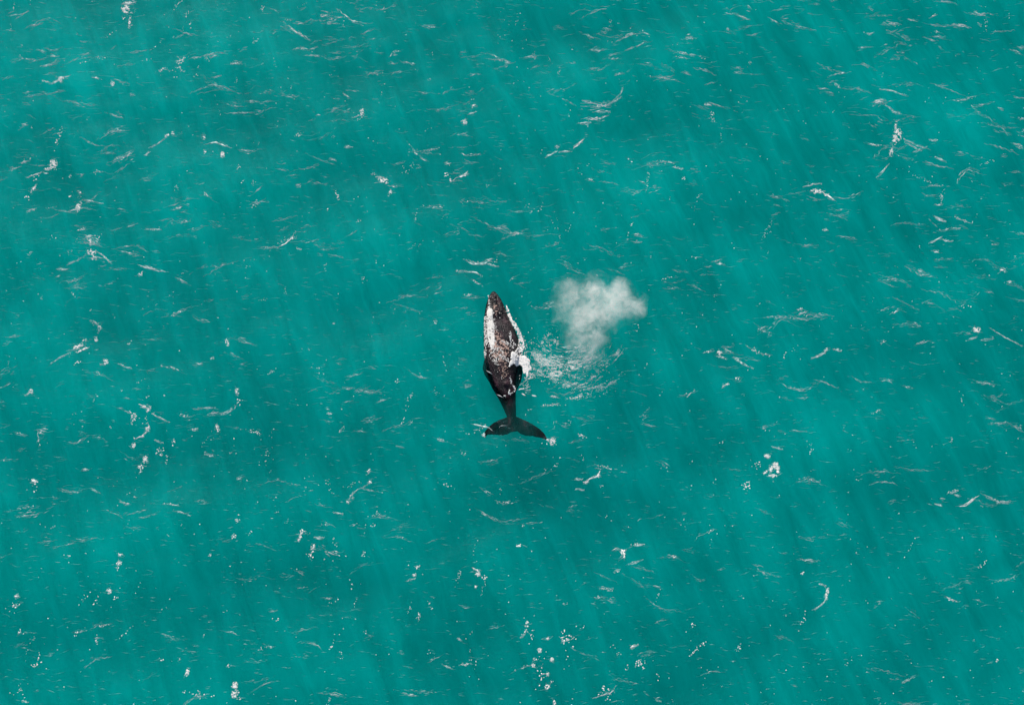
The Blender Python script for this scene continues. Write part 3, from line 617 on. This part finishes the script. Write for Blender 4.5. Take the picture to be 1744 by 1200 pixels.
# foam lying on and against the whale
def inpoly(px, py, poly):
    P = np.array(poly, float); n = len(P); c = np.zeros(len(px), bool); j = n-1
    for i in range(n):
        xi, yi = P[i]; xj, yj = P[j]
        c ^= ((yi > py) != (yj > py)) & (px < (xj-xi)*(py-yi)/(yj-yi+1e-9)+xi); j = i
    return c
def top_z(px, py):
    """height of whatever is on top (sea or whale) at each pixel"""
    x, y = at_np(px, py); z0 = hgt(x, y); out = z0.copy()
    for i in range(len(px)):
        z = 0.3; ok = False
        for _ in range(4):
            x1, y1 = at_np(px[i], py[i], z)
            zr = zref(py[i]); qx, qy = to_px(x1, y1, zr); b = back_z(qx, qy)
            if b is None: break
            z = b; ok = True
        if ok and b is not None and z > z0[i]: out[i] = z
    return out
def poly_flecks(fm, poly, n, rad, mi=0, thr=0.0, sc=3.0, seed=1, lift=0.03, el=1.4):
    P = np.array(poly, float); lo, hi = P.min(0), P.max(0)
    px = lo[0]+rng.random(n)*(hi[0]-lo[0]); py = lo[1]+rng.random(n)*(hi[1]-lo[1])
    k = inpoly(px, py, poly)
    if thr > 0: k &= fbm(px/sc, py/sc, seed, 3) > thr
    px, py = px[k], py[k]
    z = top_z(px, py)
    fm.flecks(px, py, rad*(0.5+rng.random(len(px))), mi, zf=z, lift=lift, el=el)

fm = Foam()      # pale wash down the left of the back
poly_flecks(fm, [(833, 521), (836, 522), (838, 530), (839, 545), (842, 556), (841, 566), (842, 580), (841, 590), (838, 596), (835, 588), (832, 576), (831, 560), (831, 545), (830, 532)], 7000, 0.040, 0, 0.40, 2.2, 3)
poly_flecks(fm, [(831, 520), (840, 522), (846, 556), (846, 598), (836, 602), (829, 580), (828, 540)], 1500, 0.028, 0, 0.62, 2.0, 9)
poly_flecks(fm, [(825, 540), (831, 535), (832, 560), (831, 590), (826, 585), (824.5, 560)], 1100, 0.032, 0, 0.53, 1.3, 4)
poly_flecks(fm, [(832, 520), (830, 505), (833, 503), (836, 520)], 120, 0.03, 0, 0.50, 2, 5)
poly_flecks(fm, [(824.5, 560), (829, 560), (829, 600), (826, 612), (824.5, 600)], 420, 0.035, 0, 0.54, 1.6, 6)
poly_flecks(fm, [(832, 592), (846, 585), (858, 598), (860, 612), (846, 616), (832, 606)], 1700, 0.030, 0, 0.60, 2.2, 8)
poly_flecks(fm, [(843, 530), (856, 545), (868, 570), (872, 600), (862, 640), (850, 650), (836, 630), (832, 606)], 700, 0.022, 0, 0.68, 1.3, 10)
poly_flecks(fm, [(834, 608), (842, 612), (850, 621), (846, 623), (838, 617)], 160, 0.035, 0, 0.50, 1.6, 13)
o = fm.build('foam_wash', [WASH]); tag(o, 'white sheet of foamy water running down the left side of the whale\'s back', 'foam')
fm = Foam()      # salmon crust on the back, with pinkish glints painted in as flecks
poly_flecks(fm, [(843, 562), (850, 568), (858, 576), (866, 592), (868, 604), (864, 616), (850, 616), (838, 606), (834, 594), (841, 582)], 3800, 0.030, 0, 0.57, 1.9, 11)
poly_flecks(fm, [(841, 517), (850, 517), (849, 528), (845, 538), (840, 530)], 200, 0.03, 0, 0.56, 2.4, 12)  # pinkish highlight on the head, put in as coloured flecks
poly_flecks(fm, [(846, 616), (862, 616), (866, 636), (858, 645), (852, 636)], 800, 0.024, 0, 0.58, 1.4, 14)
o = fm.build('salmon_crust_glints', [PINK]); o.parent = whale; o.location = o.location-whale.location
tag(o, 'salmon-brown mottled crust and painted pinkish glints on the back', kind='stuff')

fm = Foam()      # white water along the right flank, ending in the solid splash
poly_flecks(fm, [(862, 520), (865, 526), (869, 536), (873, 547), (870, 548), (865, 538)], 500, 0.04, 0, 0.40, 2.2, 20)
poly_flecks(fm, [(868, 543), (874, 545), (880, 553), (886, 564), (891, 578), (893, 590), (890, 602), (884, 610), (874, 612), (875, 602), (881, 594), (884, 580), (881, 566), (874, 556)], 4600, 0.034, 0, 0.52, 1.7, 21)
poly_flecks(fm, [(872, 598), (880, 603), (886, 607), (893, 606), (897, 610), (902, 613), (901, 620), (906, 630), (900, 632), (898, 643), (896, 634), (892, 636), (891, 626), (886, 620), (880, 624), (876, 619), (867, 624), (870, 614)], 8000, 0.038, 0, 0.42, 1.9, 22)
poly_flecks(fm, [(866, 572), (869, 563), (872, 572), (874, 582), (880, 588), (879, 590), (870, 584)], 420, 0.03, 0, 0.48, 1.5, 23)
poly_flecks(fm, [(853, 579), (864, 582), (876, 591), (874, 593), (862, 586), (853, 582)], 380, 0.03, 0, 0.46, 1.5, 24)
poly_flecks(fm, [(850, 602), (862, 606), (872, 618), (870, 620), (860, 612), (850, 605)], 300, 0.03, 0, 0.46, 1.5, 27)
poly_flecks(fm, [(884, 560), (894, 575), (899, 595), (896, 605), (888, 606)], 500, 0.025, 0, 0.58, 1.5, 28)
fm.dots(899, 644, 5, 14, rad=0.03); fm.dots(893, 655, 12, 26, rad=0.026); fm.dots(905, 640, 6, 40, rad=0.026)
o = fm.build('white_water', [FOAM]); tag(o, 'solid white splash and foam edge breaking along the whale\'s right flank', 'splash')
fm = Foam()      # thin line of foam where the back dips under
poly_flecks(fm, [(867.5, 640), (869.5, 640), (871, 648), (874, 655), (878, 662), (877, 668), (874, 667), (875, 661), (870, 652)], 420, 0.034, 0, 0.46, 2, 31)
poly_flecks(fm, [(856, 674), (866, 670), (874, 668), (870, 672), (862, 675)], 260, 0.03, 0, 0.5, 2, 32)
poly_flecks(fm, [(866, 668), (868, 664), (869, 670), (867, 672)], 40, 0.045, 0, 0.3, 3, 33)
fm.stroke([(882, 663), (892, 662), (903, 659)], 2.0, 0); fm.stroke([(893, 664), (905, 664)], 1.8, 0); fm.stroke([(888, 669), (896, 674)], 1.6, 0); fm.stroke([(905, 673), (914, 676)], 1.4, 0)
fm.stroke([(828, 631), (838, 638)], 1.2, 0); fm.stroke([(846, 671), (858, 676)], 1.2, 0)
o = fm.build('foam_line', [foam_mat('foam_line', (0.6, 0.6, 0.57), 0.75, var=0.2)]); tag(o, 'thin foam line where the whale\'s lower back dips under the water', 'foam')
fm = Foam(); fm.blob(941, 753, 4.2, 5.5, 0, 1.3, rad=0.045); fm.blob(933, 750, 1.8, 2.0, 0, 1.0, rad=0.04); fm.dots(939, 751, 8, 22, rad=0.03)
o = fm.build('tip_splash', [FOAM]); tag(o, 'small white splash at the tip of the right tail fluke', 'splash')
fm = Foam(); fm.stroke([(801, 721), (816, 723), (829, 726), (840, 733)], 2.4, 0); fm.stroke([(806, 732), (815, 731)], 1.2, 0); fm.blob(824, 741, 2.0, 4, 0, 0.8, rad=0.06)
fm.stroke([(850, 728), (853, 724), (864, 725)], 0.8, 0); fm.dots(803, 735, 10, 5)
o = fm.build('foam_streak', [THIN]); tag(o, 'pale foam streak crossing the tip of the left tail fluke', 'foam')

# patch of falling droplets right of the splash
def spray():
    fm = Foam(); n = 150000
    px = 890+rng.random(n)*185; py = 555+rng.random(n)*145
    def g(cx, cyy, sx, sy, a):
        c, q = math.cos(R(a)), math.sin(R(a)); u = (px-cx)*c-(py-cyy)*q; v = (px-cx)*q+(py-cyy)*c
        return np.exp(-(u/sx)**2-(v/sy)**2)
    D = (1.0*g(932, 622, 22, 12, -12) + 0.95*g(955, 631, 28, 9, 0) + 0.8*g(975, 622, 30, 12, 14) + 1.1*g(1018, 634, 12, 5, 50) + 0.8*g(1034, 616, 9, 4, 55)
         + 1.0*g(1052, 602, 11, 4.5, 35) + 0.7*g(985, 655, 34, 8, -8) + 0.6*g(1010, 645, 22, 5, 30) + 0.8*g(945, 582, 9, 5, -20) + 0.5*g(914, 598, 10, 16, 0)
         + 0.55*g(992, 676, 20, 3, 10) + 0.4*g(1040, 652, 18, 4, 35) + 0.5*g(1000, 600, 14, 12, 0) + 0.5*g(926, 588, 6, 20, -25))
    rr = np.hypot(px-962, (py-548)*1.15); th = np.arctan2(py-548, px-962)
    ns = fbm(rr/2.6, th*rr.mean()/9.0, 61, 3); nl = fbm(rr/9, th*rr.mean()/24.0, 62, 2)
    keep = rng.random(n) < np.clip(D*0.62, 0, 0.75)*np.clip((ns-0.40)*6, 0.04, 1)*np.clip((nl-0.36)*5, 0.15, 1)
    px, py = px[keep], py[keep]
    b = rng.random(len(px)) < 0.42
    fm.flecks(px[b], py[b], 0.014+0.021*rng.random(b.sum()), 0, el=1.3, k=4); fm.flecks(px[~b], py[~b], 0.016+0.022*rng.random((~b).sum()), 1, el=1.6, k=4)
    for i in range(120):                            # arcs of froth curling round below the mist
        r_ = 42+rng.random()*72; th0 = R(rng.normal(66, 30)); sp = (5+rng.gamma(2, 4))/r_
        P = [(962+r_*math.cos(th0+q*sp), 548+r_*0.9*math.sin(th0+q*sp)) for q in (-.5, -.17, .17, .5)]
        if P[1][0] < 905 or P[1][1] < 585: continue
        fm.stroke(P, 0.5+0.8*rng.random(), 1 if rng.random() < 0.6 else 2, jit=0.8, rag=0.9)
    o = fm.build('spray_patch', MT); tag(o, 'speckled arc of falling droplets and froth on the water right of the whale', 'spray')
spray()

# ---------------------------------------------------------------- the whale's breath: a drifting cloud of mist
def mist():
    ZC = 2.6
    # lobes: x, y of the photo, radius in pixels, half height in metres, weight
    LB = [(975, 503, 36, 1.3, .75), (1010, 498, 38, 1.4, .9), (1048, 506, 38, 1.4, 1.0), (1076, 521, 28, 1.2, 1.0), (1020, 525, 42, 1.5, 1.0),
          (990, 545, 42, 1.3, .75), (1008, 570, 32, 1.2, 1.0), (958, 520, 24, 1.0, .45), (952, 545, 15, .8, .35), (1045, 524, 34, 1.4, 1.1), (1003, 594, 26, 1.0, .6), (980, 578, 28, .9, .5),
          (1018, 486, 18, .9, .5), (1055, 492, 20, .9, .6), (962, 505, 22, 1.0, .55), (1036, 548, 22, 1.0, .6), (995, 612, 20, .8, .3)]
    B = [(at(x, y, ZC), r*M_PX, hh, w_) for x, y, r, hh, w_ in LB]
    c0 = at(1015, 530, ZC)
    m, t, o = new_mat('breath_mist')
    tc = N(t, 'ShaderNodeTexCoord')
    wn = N(t, 'ShaderNodeTexNoise'); wn.inputs['Scale'].default_value = 0.6; wn.inputs['Detail'].default_value = 5
    t.links.new(tc.outputs['Object'], wn.inputs['Vector'])
    sb = N(t, 'ShaderNodeVectorMath', operation='SUBTRACT'); sb.inputs[1].default_value = (.5, .5, .5); t.links.new(wn.outputs['Color'], sb.inputs[0])
    sc = N(t, 'ShaderNodeVectorMath', operation='SCALE'); sc.inputs['Scale'].default_value = 3.3; t.links.new(sb.outputs[0], sc.inputs[0])
    ad = N(t, 'ShaderNodeVectorMath', operation='ADD'); t.links.new(tc.outputs['Object'], ad.inputs[0]); t.links.new(sc.outputs[0], ad.inputs[1])
    acc = None
    for p, r, hh, w_ in B:
        q = p-c0
        s1 = N(t, 'ShaderNodeVectorMath', operation='SUBTRACT'); s1.inputs[1].default_value = q; t.links.new(ad.outputs[0], s1.inputs[0])
        s2 = N(t, 'ShaderNodeVectorMath', operation='MULTIPLY'); s2.inputs[1].default_value = (1/r, 1/r, 1/hh); t.links.new(s1.outputs[0], s2.inputs[0])
        ln = N(t, 'ShaderNodeVectorMath', operation='LENGTH'); t.links.new(s2.outputs[0], ln.inputs[0])
        mr = N(t, 'ShaderNodeMapRange', interpolation_type='SMOOTHSTEP'); mr.inputs['From Min'].default_value = 1.06; mr.inputs['From Max'].default_value = 0.10
        mr.inputs['To Min'].default_value = 0; mr.inputs['To Max'].default_value = w_; t.links.new(ln.outputs['Value'], mr.inputs['Value'])
        if acc is None: acc = mr.outputs[0]
        else:
            mxn = N(t, 'ShaderNodeMath', operation='SMOOTH_MAX'); mxn.inputs[2].default_value = 0.12; t.links.new(acc, mxn.inputs[0]); t.links.new(mr.outputs[0], mxn.inputs[1]); acc = mxn.outputs[0]
    n1 = N(t, 'ShaderNodeTexNoise'); n1.inputs['Scale'].default_value = 0.8; n1.inputs['Detail'].default_value = 7; n1.inputs['Roughness'].default_value = 0.70; n1.inputs['Distortion'].default_value = 3.0
    t.links.new(tc.outputs['Object'], n1.inputs['Vector'])
    m1 = N(t, 'ShaderNodeMapRange'); m1.inputs['From Min'].default_value = 0.42; m1.inputs['From Max'].default_value = 0.66; m1.inputs['To Min'].default_value = 0.16; m1.inputs['To Max'].default_value = 1.0
    t.links.new(n1.outputs['Fac'], m1.inputs['Value'])
    mu = N(t, 'ShaderNodeMath', operation='MULTIPLY'); t.links.new(acc, mu.inputs[0]); t.links.new(m1.outputs[0], mu.inputs[1])
    acut = N(t, 'ShaderNodeMath', operation='SUBTRACT'); acut.inputs[1].default_value = 0.03; acut.use_clamp = True; t.links.new(mu.outputs[0], acut.inputs[0]); mu = acut
    mu2 = N(t, 'ShaderNodeMath', operation='MULTIPLY'); mu2.inputs[1].default_value = 1.25; t.links.new(mu.outputs[0], mu2.inputs[0])
    v = N(t, 'ShaderNodeVolumePrincipled'); v.inputs['Color'].default_value = (0.97, 0.94, 0.90, 1); v.inputs['Anisotropy'].default_value = 0.0
    t.links.new(mu2.outputs[0], v.inputs['Density']); t.links.new(v.outputs[0], o.inputs['Volume'])
    bm = bmesh.new()
    for p, r, hh, w_ in B:
        g = bmesh.ops.create_icosphere(bm, subdivisions=3, radius=1.0)
        for vv in g['verts']: q = p-c0; vv.co = Vector((vv.co.x*r*1.08+q.x, vv.co.y*r*1.08+q.y, vv.co.z*hh*1.12+q.z))
    me = bpy.data.meshes.new('m'); bm.to_mesh(me); bm.free(); tmp = link(bpy.data.objects.new('tmp', me))
    md = tmp.modifiers.new('r', 'REMESH'); md.mode = 'VOXEL'; md.voxel_size = 0.16; md.use_smooth_shade = True
    dg = bpy.context.evaluated_depsgraph_get(); out = bpy.data.meshes.new_from_object(tmp.evaluated_get(dg)); bpy.data.objects.remove(tmp)
    for vv in out.vertices:
        q = vv.co; vv.co = q*(1+0.05*math.sin(q.x*2.3+q.y*1.1)*math.cos(q.y*2.9))
    out.name = 'mist_cloud'; out.materials.clear(); out.materials.append(m)
    ob = link(bpy.data.objects.new('mist_cloud', out)); ob.location = c0
    tag(ob, 'pale drifting cloud of breath mist hanging over the water right of the whale', 'mist')
mist()
